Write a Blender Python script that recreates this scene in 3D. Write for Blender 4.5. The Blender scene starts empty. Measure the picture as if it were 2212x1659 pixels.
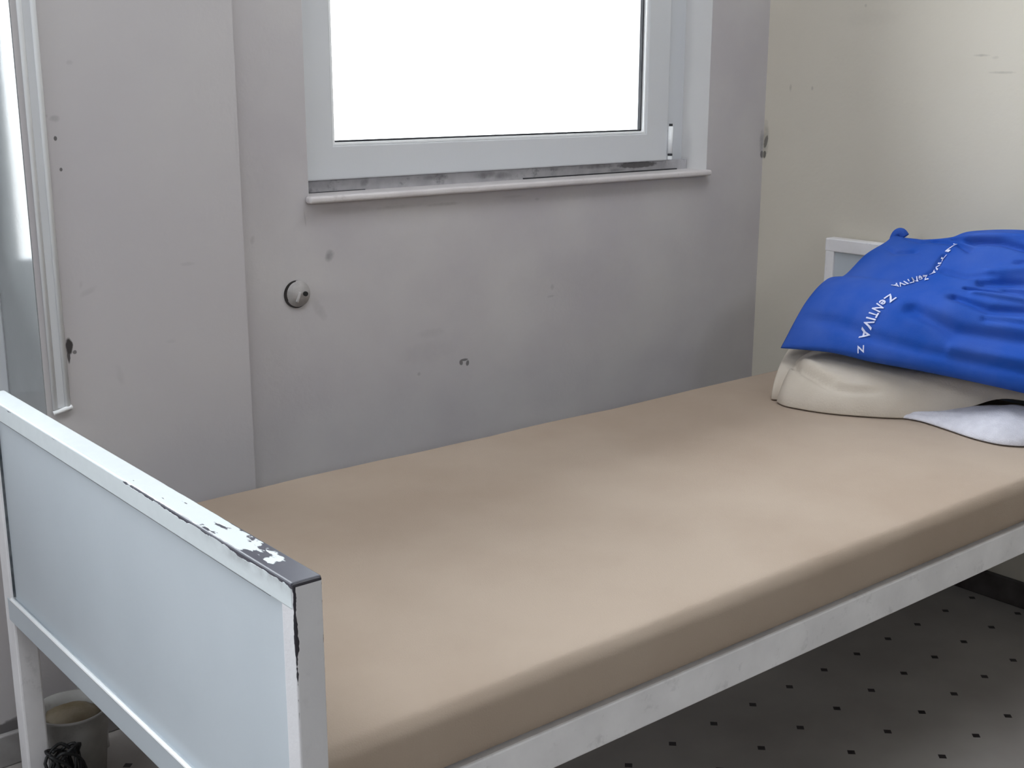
import bpy, bmesh, math, random
import numpy as np
from mathutils import Vector, Matrix, noise
random.seed(7)
SC = bpy.context.scene
COL = SC.collection

# ------------------------------------------------------------------ camera
cam_d = bpy.data.cameras.new('camera'); cam = bpy.data.objects.new('camera', cam_d); COL.objects.link(cam)
RR = [[0.77185883, -0.63579024, 0.00217166], [-0.15230848, -0.18821881, -0.97024523], [0.61728119, 0.74856159, -0.2421146]]
rt, dn, fw = [Vector(r) for r in RR]
M3 = Matrix((rt, -dn, -fw)).transposed()
cam.matrix_world = Matrix.Translation((0, 0, 1.2)) @ M3.to_4x4()
cam_d.sensor_width = 36; cam_d.lens = 2677.66 / 2212 * 36; cam_d.clip_start = .02
SC.camera = cam
# ------------------------------------------------------------------ sky and exposure
world = bpy.data.worlds.new('overcast_sky'); SC.world = world; world.use_nodes = True
wn = world.node_tree.nodes; wl = world.node_tree.links
bg = wn['Background']
tc = wn.new('ShaderNodeTexCoord'); sx = wn.new('ShaderNodeSeparateXYZ'); rp = wn.new('ShaderNodeValToRGB')
mr = wn.new('ShaderNodeMapRange'); mr.inputs[1].default_value = -1; mr.inputs[2].default_value = 1
wl.new(tc.outputs['Generated'], sx.inputs[0]); wl.new(sx.outputs[2], mr.inputs[0]); wl.new(mr.outputs[0], rp.inputs[0])
rp.color_ramp.elements[0].position = .46; rp.color_ramp.elements[0].color = (.20, .205, .21, 1)
rp.color_ramp.elements[1].position = .97; rp.color_ramp.elements[1].color = (.90, .94, 1, 1)
_e = rp.color_ramp.elements.new(.52); _e.color = (.33, .345, .365, 1)
wl.new(rp.outputs[0], bg.inputs[0]); bg.inputs[1].default_value = 20
SC.view_settings.view_transform = 'Standard'; SC.view_settings.look = 'None'
SC.view_settings.gamma = 1; SC.view_settings.use_curve_mapping = False
SC.view_settings.exposure = 0.13
try:
    SC.cycles.use_denoising = True
    SC.cycles.max_bounces = 6; SC.cycles.diffuse_bounces = 4; SC.cycles.glossy_bounces = 3; SC.cycles.transparent_max_bounces = 6
    SC.cycles.use_adaptive_sampling = True; SC.cycles.adaptive_threshold = .09; SC.cycles.adaptive_min_samples = 16; SC.cycles.caustics_reflective = False; SC.cycles.caustics_refractive = False
except Exception: pass

YB_ = -2.2
def portal(name, loc, rot, sx_, sy_):
    l = bpy.data.lights.new(name, 'AREA'); l.shape = 'RECTANGLE'; l.size = sx_; l.size_y = sy_
    l.cycles.is_portal = True
    o = bpy.data.objects.new(name, l); COL.objects.link(o); o.location = loc; o.rotation_euler = rot
portal('window_portal', (1.80, 2.30, 1.70), (math.radians(-90), 0, 0), 1.0, 1.40)
portal('window_portal', (-.26, 2.32, 1.62), (math.radians(-90), 0, 0), 1.70, 1.33)
portal('window_portal', (-1.76, 1.45, 1.98), (0, math.radians(-90), 0), .8, .92)

portal('window_portal', (.6, YB_ - .06, 2.05), (math.radians(90), 0, 0), 1.2, .7)
# ------------------------------------------------------------------ materials
def spots_mask(nt, spots, ax):
    """soft irregular marks at real places on a wall; ax = 0 wall runs along x, 1 along y"""
    N, L = nt.nodes, nt.links
    g = N.new('ShaderNodeNewGeometry')
    no = N.new('ShaderNodeTexNoise'); no.inputs['Scale'].default_value = 90; no.inputs['Detail'].default_value = 3
    L.new(g.outputs['Position'], no.inputs['Vector'])
    s = N.new('ShaderNodeSeparateXYZ'); L.new(g.outputs['Position'], s.inputs[0])
    h = s.outputs[ax]; v = s.outputs[2]
    def mt(op, a, b, c=None):
        m = N.new('ShaderNodeMath'); m.operation = op
        for i, q in enumerate((a, b, c)):
            if q is None: continue
            if isinstance(q, (int, float)): m.inputs[i].default_value = q
            else: L.new(q, m.inputs[i])
        return m.outputs[0]
    acc = None
    for (cx, cz, rx, rz, an, st) in spots:
        dx = mt('SUBTRACT', h, cx); dz = mt('SUBTRACT', v, cz)
        if an:
            ca, sa = math.cos(an), math.sin(an)
            a_ = mt('MULTIPLY_ADD', dz, sa, mt('MULTIPLY', dx, ca)); b_ = mt('MULTIPLY_ADD', dz, ca, mt('MULTIPLY', dx, -sa))
        else: a_, b_ = dx, dz
        a_ = mt('MULTIPLY', a_, 1 / rx); b_ = mt('MULTIPLY', b_, 1 / rz)
        d2 = mt('MULTIPLY_ADD', b_, b_, mt('MULTIPLY', a_, a_))
        d2 = mt('MULTIPLY_ADD', no.outputs[0], 1.6, d2)      # noise breaks the outline
        k = mt('SUBTRACT', 2.3 if st >= .7 else 2.1, d2)
        kk = N.new('ShaderNodeMath'); kk.operation = 'MULTIPLY'; kk.use_clamp = True
        L.new(k, kk.inputs[0]); kk.inputs[1].default_value = 1.4 if st >= .7 else .42
        k = mt('MULTIPLY', kk.outputs[0], st if st >= .7 else st * 1.25)
        acc = k if acc is None else mt('MAXIMUM', acc, k)
    return acc

def paint(name, col, rough=.6, var=.04, var_scale=3., spots=None, ax=0, spotcol=(.05, .045, .045), bump=.15, bump_scale=160., grime=0.0, grime_scale=8., spec=.4, alt=None):
    m = bpy.data.materials.new(name); m.use_nodes = True
    nt = m.node_tree; N, L = nt.nodes, nt.links; b = N['Principled BSDF']
    b.inputs['Roughness'].default_value = rough; b.inputs['Specular IOR Level'].default_value = spec
    t = N.new('ShaderNodeTexCoord')
    n1 = N.new('ShaderNodeTexNoise'); n1.inputs['Scale'].default_value = var_scale; n1.inputs['Detail'].default_value = 5
    L.new(t.outputs['Object'], n1.inputs['Vector'])
    r = N.new('ShaderNodeValToRGB')
    c1 = [max(0, c - var) for c in col]; c2 = [min(1, c + var) for c in (alt or col)]
    r.color_ramp.elements[0].position = .35; r.color_ramp.elements[0].color = (*c1, 1)
    r.color_ramp.elements[1].position = .65; r.color_ramp.elements[1].color = (*c2, 1)
    L.new(n1.outputs[0], r.inputs[0]); out = r.outputs[0]
    if grime > 0:
        n2 = N.new('ShaderNodeTexNoise'); n2.inputs['Scale'].default_value = grime_scale; n2.inputs['Detail'].default_value = 8; n2.inputs['Roughness'].default_value = .7
        L.new(t.outputs['Object'], n2.inputs['Vector'])
        q = N.new('ShaderNodeMapRange'); q.inputs[1].default_value = .58; q.inputs[2].default_value = .72; q.inputs[4].default_value = grime
        L.new(n2.outputs[0], q.inputs[0])
        mx = N.new('ShaderNodeMixRGB'); mx.inputs[2].default_value = (*[c * .35 for c in col], 1)
        L.new(q.outputs[0], mx.inputs[0]); L.new(out, mx.inputs[1]); out = mx.outputs[0]
    if spots:
        k = spots_mask(nt, spots, ax)
        mx = N.new('ShaderNodeMixRGB'); mx.inputs[2].default_value = (*spotcol, 1)
        L.new(k, mx.inputs[0]); L.new(out, mx.inputs[1]); out = mx.outputs[0]
    L.new(out, b.inputs['Base Color'])
    if bump:
        n3 = N.new('ShaderNodeTexNoise'); n3.inputs['Scale'].default_value = bump_scale; n3.inputs['Detail'].default_value = 3
        L.new(t.outputs['Object'], n3.inputs['Vector'])
        bp = N.new('ShaderNodeBump'); bp.inputs['Strength'].default_value = bump; bp.inputs['Distance'].default_value = .002
        L.new(n3.outputs[0], bp.inputs['Height']); L.new(bp.outputs[0], b.inputs['Normal'])
    return m

SP_WALL = [(1.29, 0.847, 0.0109, 0.012, -0.5, 0.55), (1.885, 0.721, 0.0064, 0.008, 0, 0.35), (1.881, 0.7, 0.0129, 0.0036, 0, 0.3), (1.618, 0.58, 0.0042, 0.006, 0.3, 0.7), (1.627, 0.585, 0.0099, 0.0025, 0, 0.7), (1.636, 0.576, 0.0042, 0.006, -0.2, 0.7), (1.536, 0.657, 0.0365, 0.01, 0, 0.12), (1.504, 0.571, 0.0049, 0.004, 0, 0.35), (1.121, 0.893, 0.0051, 0.009, -0.3, 0.25), (1.262, 0.74, 0.0109, 0.028, 0.6, 0.2), (1.458, 0.934, 0.0608, 0.004, 0, 0.2), (1.577, 0.932, 0.048, 0.004, 0, 0.3), (1.769, 0.937, 0.0354, 0.0036, 0, 0.18), (1.837, 0.927, 0.0084, 0.004, 0, 0.3), (1.237, 0.927, 0.002, 0.0181, 0.1, 0.25), (1.099, 0.849, 0.002, 0.012, 0, 0.3), (1.335, 0.934, 0.06, 0.0082, 0, 0.12), (1.953, 0.736, 0.1935, 0.06, 0, 0.06), (1.529, 0.617, 0.073, 0.025, 0, 0.07), (2.008, 0.928, 0.3225, 0.0096, 0, 0.1), (1.14, 0.978, 0.06, 0.08, 0.3, 0.05), (2.614, 1.03, .010, .03, 0, .45), (2.615, .998, .006, .009, 0, .7)]
SP_PIER = [(0.778, 1.218, 0.0064, 0.0041, 0, 0.2), (0.746, 1.128, 0.0088, 0.006, 0, 0.35), (0.731, 1.133, 0.004, 0.0033, 0, 0.3), (0.744, 1.096, 0.0024, 0.0033, 0, 0.8), (0.749, 1.045, 0.0024, 0.0028, 0, 0.8), (0.737, 0.746, 0.0058, 0.0128, 0, 1), (0.735, 0.728, 0.0024, 0.0115, 0, 0.9), (0.746, 0.734, 0.0033, 0.0033, 0, 0.7), (0.777, 0.836, 0.0176, 0.0056, 0.4, 0.18), (0.766, 0.849, 0.0032, 0.0072, -0.3, 0.15), (0.963, 0.867, 0.0144, 0.004, 0, 0.15), (0.823, 0.682, 0.0074, 0.02, 0.2, 0.12), (0.922, 0.73, 0.0102, 0.004, 0, 0.12), (0.728, 0.634, 0.0048, 0.0024, 0, 0.5), (1.072, 1.086, 0.003, 0.048, 0, 0.1),
           (.57, .078, .06, .012, .1, .8), (.60, .085, .04, .010, 0, .7), (.83, .11, .02, .015, 0, .5), (.57, .03, .01, .012, 0, .7)]
KP = 2.11 / 2.09
SP_PIER = [(x * KP, 1.2 - (1.2 - z) * KP, a * KP, b * KP, c, d) for x, z, a, b, c, d in SP_PIER]
SP_RIGHT = [(2.134, 1.035, 0.012, 0.048, 0, 0.5), (2.132, 1.030, .006, .016, .2, .75), (2.134, .998, .005, .009, 0, .8), (2.061, 1.169, 0.004, 0.0109, 0, 0.4), (1.993, 1.169, 0.0035, 0.0061, 0, 0.4), (1.538, 1.244, 0.0192, 0.003, 0, 0.35), (1.504, 1.239, 0.008, 0.004, 0, 0.2), (1.484, 1.207, 0.032, 0.003, 0, 0.3), (1.851, 1.362, 0.0036, 0.004, 0, 0.3), (1.836, 1.332, 0.084, 0.0204, 0, 0.06)]

SP_FOOT = [(1.42, .982, .012, .008, .6, .6), (1.60, .984, .03, .007, 0, .5), (1.74, .982, .03, .008, 0, .6), (1.79, .978, .025, .008, 0, .5), (2.08, .986, .06, .006, 0, .65), (2.22, .984, .06, .007, 0, .75), (2.15, .974, .03, .004, 0, .5), (1.95, .986, .04, .004, 0, .35)]
WALLC = (.525, .495, .508)
m_wall = paint('matt_grey_white_wall_paint', WALLC, .7, .026, 4.2, SP_WALL, 0, bump=.25, bump_scale=90, alt=(.53, .503, .502))
m_pier = paint('pier_wall_paint', WALLC, .6, .02, 2.0, SP_PIER, 0, bump=.2, bump_scale=90, alt=(.53, .503, .502))
m_wallp = paint('plain_wall_paint', WALLC, .7, .02, 2.0, bump=.2, bump_scale=90)
m_right = paint('cream_wall_paint', (.60, .555, .475), .6, .02, 2.0, SP_RIGHT, 1, bump=.2, bump_scale=90)
m_back = paint('dark_low_bounce_wall_paint', (.20, .20, .18), .6, .02, 2.0)  # unseen back wall kept dark to cut bounced light
m_ceil = paint('ceiling_paint', (.75, .75, .74), .8, .01, 2.)
m_reveal = paint('reveal_paint', (.74, .73, .725), .55, .02, 5., bump=.1)
m_sill = paint('sill_gloss_paint', (.66, .62, .62), .4, .03, 14., grime=.35, grime_scale=30)
m_pvc = paint('white_window_plastic', (.66, .67, .69), .4, .012, 4., bump=.05)
m_pvcdirty = paint('mouldy_window_frame', (.44, .43, .45), .5, .05, 30., grime=1.0, grime_scale=22, spots=SP_FOOT, ax=0)
m_gasket = paint('black_rubber_gasket', (.03, .03, .035), .6, .01, 20., bump=0)
m_gloss = paint('white_gloss_trim_paint', (.92, .93, .94), .18, .02, 6., bump=.1, spec=.7)
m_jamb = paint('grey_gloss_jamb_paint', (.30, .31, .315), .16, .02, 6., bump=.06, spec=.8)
m_dark = paint('dark_recess', (.03, .025, .025), .8, .01, 20., bump=0)
m_plate = paint('painted_rosette', (.42, .395, .385), .6, .04, 60., bump=.3)
m_panel = paint('pale_blue_grey_enamel', (.52, .562, .60), .42, .02, 3., bump=.1, bump_scale=60)
m_groove_shade = paint('painted_groove_shade', (.10, .11, .12), .6, .05, 60., bump=0)  # dark colour stands in for shade in the footboard grooves
m_rail = paint('chipped_white_bed_paint', (.82, .80, .81), .45, .05, 12., grime=.3, grime_scale=26, bump=.3, bump_scale=60)
m_sheet = paint('beige_fitted_sheet', (.415, .33, .265), .9, .016, 3.2, bump=.22, bump_scale=420, spec=.1, alt=(.43, .345, .275))
m_beige = paint('off_white_blanket', (.57, .505, .43), .95, .03, 9., bump=.35, bump_scale=250, spec=.1)
m_towel = paint('white_terry_towel', (.64, .63, .69), .95, .03, 60., bump=.9, bump_scale=380, spec=.05)
m_blue = paint('royal_blue_cotton', (.024, .085, .40), .8, .012, 10., bump=.25, bump_scale=500, spec=.18)
m_print = paint('white_textile_print', (.62, .66, .85), .8, .05, 200., bump=0, grime=.25, grime_scale=120)
m_slat = paint('grey_steel_slats', (.22, .22, .23), .5, .03, 20.)
m_tub = paint('white_plastic_tub', (.36, .35, .335), .5, .04, 20., grime=.5, grime_scale=18)
m_cont = paint('brown_liner', (.17, .135, .085), .7, .05, 18., bump=.5)
m_pipe = paint('painted_heating_pipe', (.44, .43, .42), .5, .04, 20., grime=.3, grime_scale=22)
m_cable = paint('black_cable_sheath', (.012, .012, .013), .5, .004, 20., bump=0)
m_skirtd = paint('dark_brown_skirting', (.06, .05, .048), .5, .02, 16.)
m_skirt = paint('grey_skirting_paint', (.30, .285, .28), .5, .05, 16., grime=.8, grime_scale=12)

def glass_mat():
    m = bpy.data.materials.new('clear_window_glass'); m.use_nodes = True
    N, L = m.node_tree.nodes, m.node_tree.links; N.remove(N['Principled BSDF'])
    tr = N.new('ShaderNodeBsdfTransparent'); tr.inputs[0].default_value = (.97, .985, .98, 1)
    gl = N.new('ShaderNodeBsdfGlossy'); gl.inputs['Roughness'].default_value = .02
    fr = N.new('ShaderNodeFresnel'); fr.inputs[0].default_value = 1.35
    mx = N.new('ShaderNodeMixShader'); L.new(fr.outputs[0], mx.inputs[0]); L.new(tr.outputs[0], mx.inputs[1]); L.new(gl.outputs[0], mx.inputs[2])
    L.new(mx.outputs[0], N['Material Output'].inputs[0]); return m
m_glass = glass_mat()

def floor_mat():
    m = bpy.data.materials.new('cream_lino_with_dark_squares'); m.use_nodes = True
    N, L = m.node_tree.nodes, m.node_tree.links; b = N['Principled BSDF']
    g = N.new('ShaderNodeNewGeometry'); mp = N.new('ShaderNodeMapping'); mp.vector_type = 'TEXTURE'
    mp.inputs['Location'].default_value = (2.577, 1.410, 0); mp.inputs['Rotation'].default_value = (0, 0, math.radians(.44))
    mp.inputs['Scale'].default_value = (.1149, .1145, 1)
    L.new(g.outputs['Position'], mp.inputs[0])
    s = N.new('ShaderNodeSeparateXYZ'); L.new(mp.outputs[0], s.inputs[0])
    def mt(op, a, b_=None):
        k = N.new('ShaderNodeMath'); k.operation = op
        for i, q in enumerate((a, b_)):
            if q is None: continue
            if isinstance(q, (int, float)): k.inputs[i].default_value = q
            else: L.new(q, k.inputs[i])
        return k.outputs[0]
    ax_ = mt('ABSOLUTE', mt('SUBTRACT', mt('FRACT', mt('ADD', s.outputs[0], .5)), .5))
    ay_ = mt('ABSOLUTE', mt('SUBTRACT', mt('FRACT', mt('ADD', s.outputs[1], .5)), .5))
    d = mt('LESS_THAN', mt('ADD', ax_, ay_), .082)
    n1 = N.new('ShaderNodeTexNoise'); n1.inputs['Scale'].default_value = 5; n1.inputs['Detail'].default_value = 6
    L.new(g.outputs['Position'], n1.inputs['Vector'])
    r = N.new('ShaderNodeValToRGB'); r.color_ramp.elements[0].position = .3; r.color_ramp.elements[0].color = (.30, .275, .26, 1)
    r.color_ramp.elements[1].position = .7; r.color_ramp.elements[1].color = (.38, .355, .335, 1)
    L.new(n1.outputs[0], r.inputs[0])
    mx = N.new('ShaderNodeMixRGB'); L.new(d, mx.inputs[0]); L.new(r.outputs[0], mx.inputs[1]); mx.inputs[2].default_value = (.025, .02, .022, 1)
    L.new(mx.outputs[0], b.inputs['Base Color']); b.inputs['Roughness'].default_value = .42
    return m

def chipped_top_mat():
    """white enamel worn through to dark steel along the top rail, worst at the near end"""
    m = bpy.data.materials.new('white_enamel_worn_to_dark_steel'); m.use_nodes = True
    N, L = m.node_tree.nodes, m.node_tree.links; b = N['Principled BSDF']
    g = N.new('ShaderNodeNewGeometry')
    def mt(op, a, b_=None, c=None, cl=False):
        k = N.new('ShaderNodeMath'); k.operation = op; k.use_clamp = cl
        for i, q in enumerate((a, b_, c)):
            if q is None: continue
            if isinstance(q, (int, float)): k.inputs[i].default_value = q
            else: L.new(q, k.inputs[i])
        return k.outputs[0]
    s = N.new('ShaderNodeSeparateXYZ'); L.new(g.outputs['Position'], s.inputs[0])
    X, Y, Z = s.outputs
    mp = N.new('ShaderNodeMapping'); mp.inputs['Scale'].default_value = (95, 16, 60); L.new(g.outputs['Position'], mp.inputs[0])
    n1 = N.new('ShaderNodeTexNoise'); n1.inputs['Scale'].default_value = 1; n1.inputs['Detail'].default_value = 4; L.new(mp.outputs[0], n1.inputs[0])
    n2 = N.new('ShaderNodeTexNoise'); n2.inputs['Scale'].default_value = 55; n2.inputs['Detail'].default_value = 3; L.new(g.outputs['Position'], n2.inputs[0])
    nn = mt('MULTIPLY_ADD', mt('SUBTRACT', n1.outputs[0], .5), 1.3, mt('MULTIPLY', mt('SUBTRACT', n2.outputs[0], .5), .9))
    u = mt('ABSOLUTE', mt('MULTIPLY', mt('SUBTRACT', X, FOOT_XC), 1 / .0155))       # 0 middle .. 1 edge
    edge = mt('POWER', u, 5)
    # wear along the length: bare near the end, ragged to about 0.3 m, small chips after
    w1 = mt('MULTIPLY', mt('SUBTRACT', 1.068, Y), 22.)                                 # > 0 at bare end
    w1 = mt('MINIMUM', mt('MAXIMUM', w1, -.55), 2.)
    w2 = mt('MULTIPLY', mt('SUBTRACT', 1.33, Y), 1.7); w2 = mt('MINIMUM', mt('MAXIMUM', w2, -.36), .50)
    k = mt('ADD', mt('MULTIPLY', edge, mt('ADD', w2, .52)), mt('ADD', w1, .08))
    k = mt('ADD', k, mt('MULTIPLY', nn, .75))
    k2 = mt('ADD', mt('ADD', w2, -.26), mt('MULTIPLY', nn, 1.25))                       # scratches inside the ragged stretch
    k = mt('MAXIMUM', k, mt('MULTIPLY', k2, 1.0))
    top = mt('GREATER_THAN', Z, .7155)
    # side faces: only a thin band just under the top edge, near end
    zb = mt('MULTIPLY', mt('SUBTRACT', Z, .7075), 90.)
    side = mt('ADD', mt('ADD', zb, -.55), mt('ADD', mt('MULTIPLY', w2, .5), mt('MULTIPLY', nn, 1.0)))
    kk = mt('ADD', mt('MULTIPLY', top, k), mt('MULTIPLY', mt('SUBTRACT', 1, top), side))
    mask = mt('MULTIPLY', mt('SUBTRACT', kk, .12), 14., cl=True)
    mx = N.new('ShaderNodeMixRGB'); L.new(mask, mx.inputs[0])
    n4 = N.new('ShaderNodeValToRGB'); n4.color_ramp.elements[0].color = (.61, .65, .665, 1); n4.color_ramp.elements[1].color = (.68, .72, .735, 1); L.new(n2.outputs[0], n4.inputs[0])
    L.new(n4.outputs[0], mx.inputs[1]); mx.inputs[2].default_value = (.045, .045, .062, 1)
    sm = mt('MULTIPLY', mt('MULTIPLY', mt('SUBTRACT', Z, .698), 75., cl=True), mt('MULTIPLY', mt('SUBTRACT', 1.27, Y), 6., cl=True))
    sm = mt('MULTIPLY', sm, mt('MULTIPLY', mt('SUBTRACT', n2.outputs[0], .30), 2.2, cl=True)); sm = mt('MULTIPLY', sm, mt('SUBTRACT', .62, mt('MULTIPLY', top, .5)))
    m2 = N.new('ShaderNodeMixRGB'); L.new(sm, m2.inputs[0]); L.new(mx.outputs[0], m2.inputs[1]); m2.inputs[2].default_value = (.12, .11, .12, 1); mx = m2
    L.new(mx.outputs[0], b.inputs['Base Color']); b.inputs['Roughness'].default_value = .38
    bp = N.new('ShaderNodeBump'); bp.inputs['Strength'].default_value = .6; bp.inputs['Distance'].default_value = .001; bp.invert = True
    L.new(mask, bp.inputs['Height']); L.new(bp.outputs[0], b.inputs['Normal'])
    return m
FOOT_XC = .5675

def end_post_mat():
    """enamel with dark worn arrises at the near upright (marks at fixed places on the steel)"""
    m = paint('grey_enamel_with_worn_edges', (.68, .665, .68), .45, .03, 8., bump=.2, grime=.12, grime_scale=40)
    N, L = m.node_tree.nodes, m.node_tree.links; b = N['Principled BSDF']
    old = b.inputs['Base Color'].links[0].from_socket
    g = N.new('ShaderNodeNewGeometry'); s = N.new('ShaderNodeSeparateXYZ'); L.new(g.outputs['Position'], s.inputs[0])
    n = N.new('ShaderNodeTexNoise'); n.inputs['Scale'].default_value = 75; L.new(g.outputs['Position'], n.inputs[0])
    def mt(op, a, b_=None, cl=False):
        k = N.new('ShaderNodeMath'); k.operation = op; k.use_clamp = cl
        for i, q in enumerate((a, b_)):
            if q is None: continue
            if isinstance(q, (int, float)): k.inputs[i].default_value = q
            else: L.new(q, k.inputs[i])
        return k.outputs[0]
    dx = mt('SUBTRACT', s.outputs[0], .5515); dy = mt('SUBTRACT', s.outputs[1], 1.003)
    d = mt('MAXIMUM', dx, dy)                                         # distance from the front vertical arris
    fade = mt('MULTIPLY', mt('SUBTRACT', s.outputs[2], .60), 22., cl=True)
    lim = mt('ADD', mt('MULTIPLY', fade, .0022), mt('MULTIPLY', mt('SUBTRACT', n.outputs[0], .47), .009))
    k1 = mt('MULTIPLY', mt('SUBTRACT', lim, d), 2500., cl=True)
    lowcut = mt('MULTIPLY', mt('SUBTRACT', s.outputs[2], .57), 60., cl=True)
    k1 = mt('MULTIPLY', k1, lowcut)
    k2 = mt('MULTIPLY', mt('SUBTRACT', s.outputs[2], .7135), 1500., cl=True)
    dx2 = mt('SUBTRACT', .5838, s.outputs[0])
    k3 = mt('MULTIPLY', mt('SUBTRACT', mt('MULTIPLY', mt('SUBTRACT', n.outputs[0], .44), .009), dx2), 2500., cl=True)
    k = mt('MAXIMUM', mt('MAXIMUM', k1, k2), mt('MULTIPLY', k3, fade))
    mx = N.new('ShaderNodeMixRGB'); L.new(k, mx.inputs[0]); L.new(old, mx.inputs[1]); mx.inputs[2].default_value = (.03, .027, .035, 1)
    L.new(mx.outputs[0], b.inputs['Base Color']); return m

# ------------------------------------------------------------------ mesh helpers
def link(name, bm, mat, parent=None, smooth=False):
    me = bpy.data.meshes.new(name)
    bmesh.ops.recalc_face_normals(bm, faces=bm.faces)
    if parent is not None:
        w = parent.matrix_world.translation if parent.parent is None else parent['world']
        bmesh.ops.translate(bm, vec=-Vector(w), verts=bm.verts)
    bm.to_mesh(me); bm.free(); me.materials.append(mat)
    if smooth:
        for p in me.polygons: p.use_smooth = True
    o = bpy.data.objects.new(name, me); COL.objects.link(o)
    if parent is not None: o.parent = parent
    return o
def sub(name, bm, mat, parent, smooth=False):
    """child of a part: parts keep their origin at the thing's origin, so all share one frame"""
    top = parent
    while top.parent: top = top.parent
    me_loc = top.location.copy()
    bmesh.ops.translate(bm, vec=-me_loc, verts=bm.verts)
    me = bpy.data.meshes.new(name); bmesh.ops.recalc_face_normals(bm, faces=bm.faces); bm.to_mesh(me); bm.free(); me.materials.append(mat)
    if smooth:
        for p in me.polygons: p.use_smooth = True
    o = bpy.data.objects.new(name, me); COL.objects.link(o); o.parent = parent
    return o
def thing(name, loc, label, cat, group=None):
    o = bpy.data.objects.new(name, None); COL.objects.link(o); o.location = loc; o.empty_display_size = .05
    bpy.context.view_layer.update()
    tag(o, label, cat, group); return o
def tag(o, label=None, cat=None, group=None):
    if label: o['label'] = label
    if cat: o['category'] = cat
    if group: o['group'] = group
    return o
def struct(name, bm, mat, label, cat, smooth=False):
    o = link(name, bm, mat, smooth=smooth); o['kind'] = 'structure'; tag(o, label, cat); return o
def sthing(name, loc, label, cat):
    o = thing(name, loc, label, cat); o['kind'] = 'structure'; return o
def box(bm, x0, x1, y0, y1, z0, z1, bev=0, seg=2):
    r = bmesh.ops.create_cube(bm, size=1)
    for v in r['verts']:
        v.co = Vector((x0 + (v.co.x + .5) * (x1 - x0), y0 + (v.co.y + .5) * (y1 - y0), z0 + (v.co.z + .5) * (z1 - z0)))
    if bev:
        es = list({e for v in r['verts'] for e in v.link_edges})
        bmesh.ops.bevel(bm, geom=es, offset=bev, segments=seg, affect='EDGES', profile=.5)
    return bm
def B(*a, **k): return box(bmesh.new(), *a, **k)
def cyl(bm, c, axis, r, h, n=24, bev=0, r2=None):
    q = Vector(axis).to_track_quat('Z', 'Y').to_matrix().to_4x4()
    g = bmesh.ops.create_cone(bm, cap_ends=True, segments=n, radius1=r, radius2=r if r2 is None else r2, depth=h, matrix=Matrix.Translation(c) @ q)
    if bev:
        es = [e for e in {e for v in g['verts'] for e in v.link_edges} if any(len(f.verts) > 4 for f in e.link_faces)]
        bmesh.ops.bevel(bm, geom=es, offset=bev, segments=2, affect='EDGES')
    return bm
def tube(bm, pts, r, n=10, smooth_n=6):
    P = [Vector(p) for p in pts]
    if smooth_n > 1:
        Q = []
        for i in range(len(P) - 1):
            p0, p1, p2, p3 = P[max(i - 1, 0)], P[i], P[i + 1], P[min(i + 2, len(P) - 1)]
            for k in range(smooth_n):
                t = k / smooth_n
                Q.append(.5 * ((2 * p1) + (-p0 + p2) * t + (2 * p0 - 5 * p1 + 4 * p2 - p3) * t * t + (-p0 + 3 * p1 - 3 * p2 + p3) * t ** 3))
        Q.append(P[-1]); P = Q
    rings = []; up = Vector((0, 0, 1))
    for i, p in enumerate(P):
        d = (P[min(i + 1, len(P) - 1)] - P[max(i - 1, 0)]).normalized()
        a = d.cross(up)
        if a.length < .05: a = d.cross(Vector((0, 1, 0)))
        a.normalize(); b_ = d.cross(a)
        if rings and (a.dot(last) < 0): a, b_ = -a, -b_
        last = a
        rings.append([bm.verts.new(p + r * (math.cos(t) * a + math.sin(t) * b_)) for t in [2 * math.pi * j / n for j in range(n)]])
    for A_, B_ in zip(rings, rings[1:]):
        for j in range(n): bm.faces.new((A_[j], A_[(j + 1) % n], B_[(j + 1) % n], B_[j]))
    bm.faces.new(rings[0]); bm.faces.new(rings[-1]); return bm

# ------------------------------------------------------------------ room shell
XR, YW, YP, H, XL, YB = 2.62, 2.14, 2.11, 2.65, -1.65, -2.2
TH = .30
floor = struct('floor', B(XL - .2, XR + .2, YB - .2, YW + TH, -.1, 0), floor_mat(), 'cream linoleum floor printed with rows of small dark squares', 'floor')
struct('ceiling', B(XL - .2, XR + .2, YB - .2, YW + TH, H, H + .1), m_ceil, 'plain white ceiling above the room', 'ceiling')
struct('wall_right', B(XR, XR + .2, YB - .2, YW + TH, 0, H), m_right, 'cream coloured side wall behind the headboard', 'wall')
bm = bmesh.new()
box(bm, XL - .2, 0, YB - .2, YB, 0, H); box(bm, 1.2, XR, YB - .2, YB, 0, H); box(bm, 0, 1.2, YB - .2, YB, 0, 1.7); box(bm, 0, 1.2, YB - .2, YB, 2.4, H)
struct('wall_back', bm, m_back, 'plain wall behind the viewer', 'wall')
# window wall between pier and right wall, with opening of window 1
OX0, OX1, OZ0, OZ1 = 1.247, 2.402, .955, 2.45
PX0, PX1 = .690 * KP, 1.0765 * KP
bm = bmesh.new()
box(bm, PX1, OX0, YW, YW + TH, 0, H); box(bm, OX1, XR, YW, YW + TH, 0, H)
box(bm, OX0, OX1, YW, YW + TH, 0, OZ0); box(bm, OX0, OX1, YW, YW + TH, OZ1, H)
struct('wall_window', bm, m_wall, 'stained grey white wall below and around the bright window', 'wall')
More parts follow.
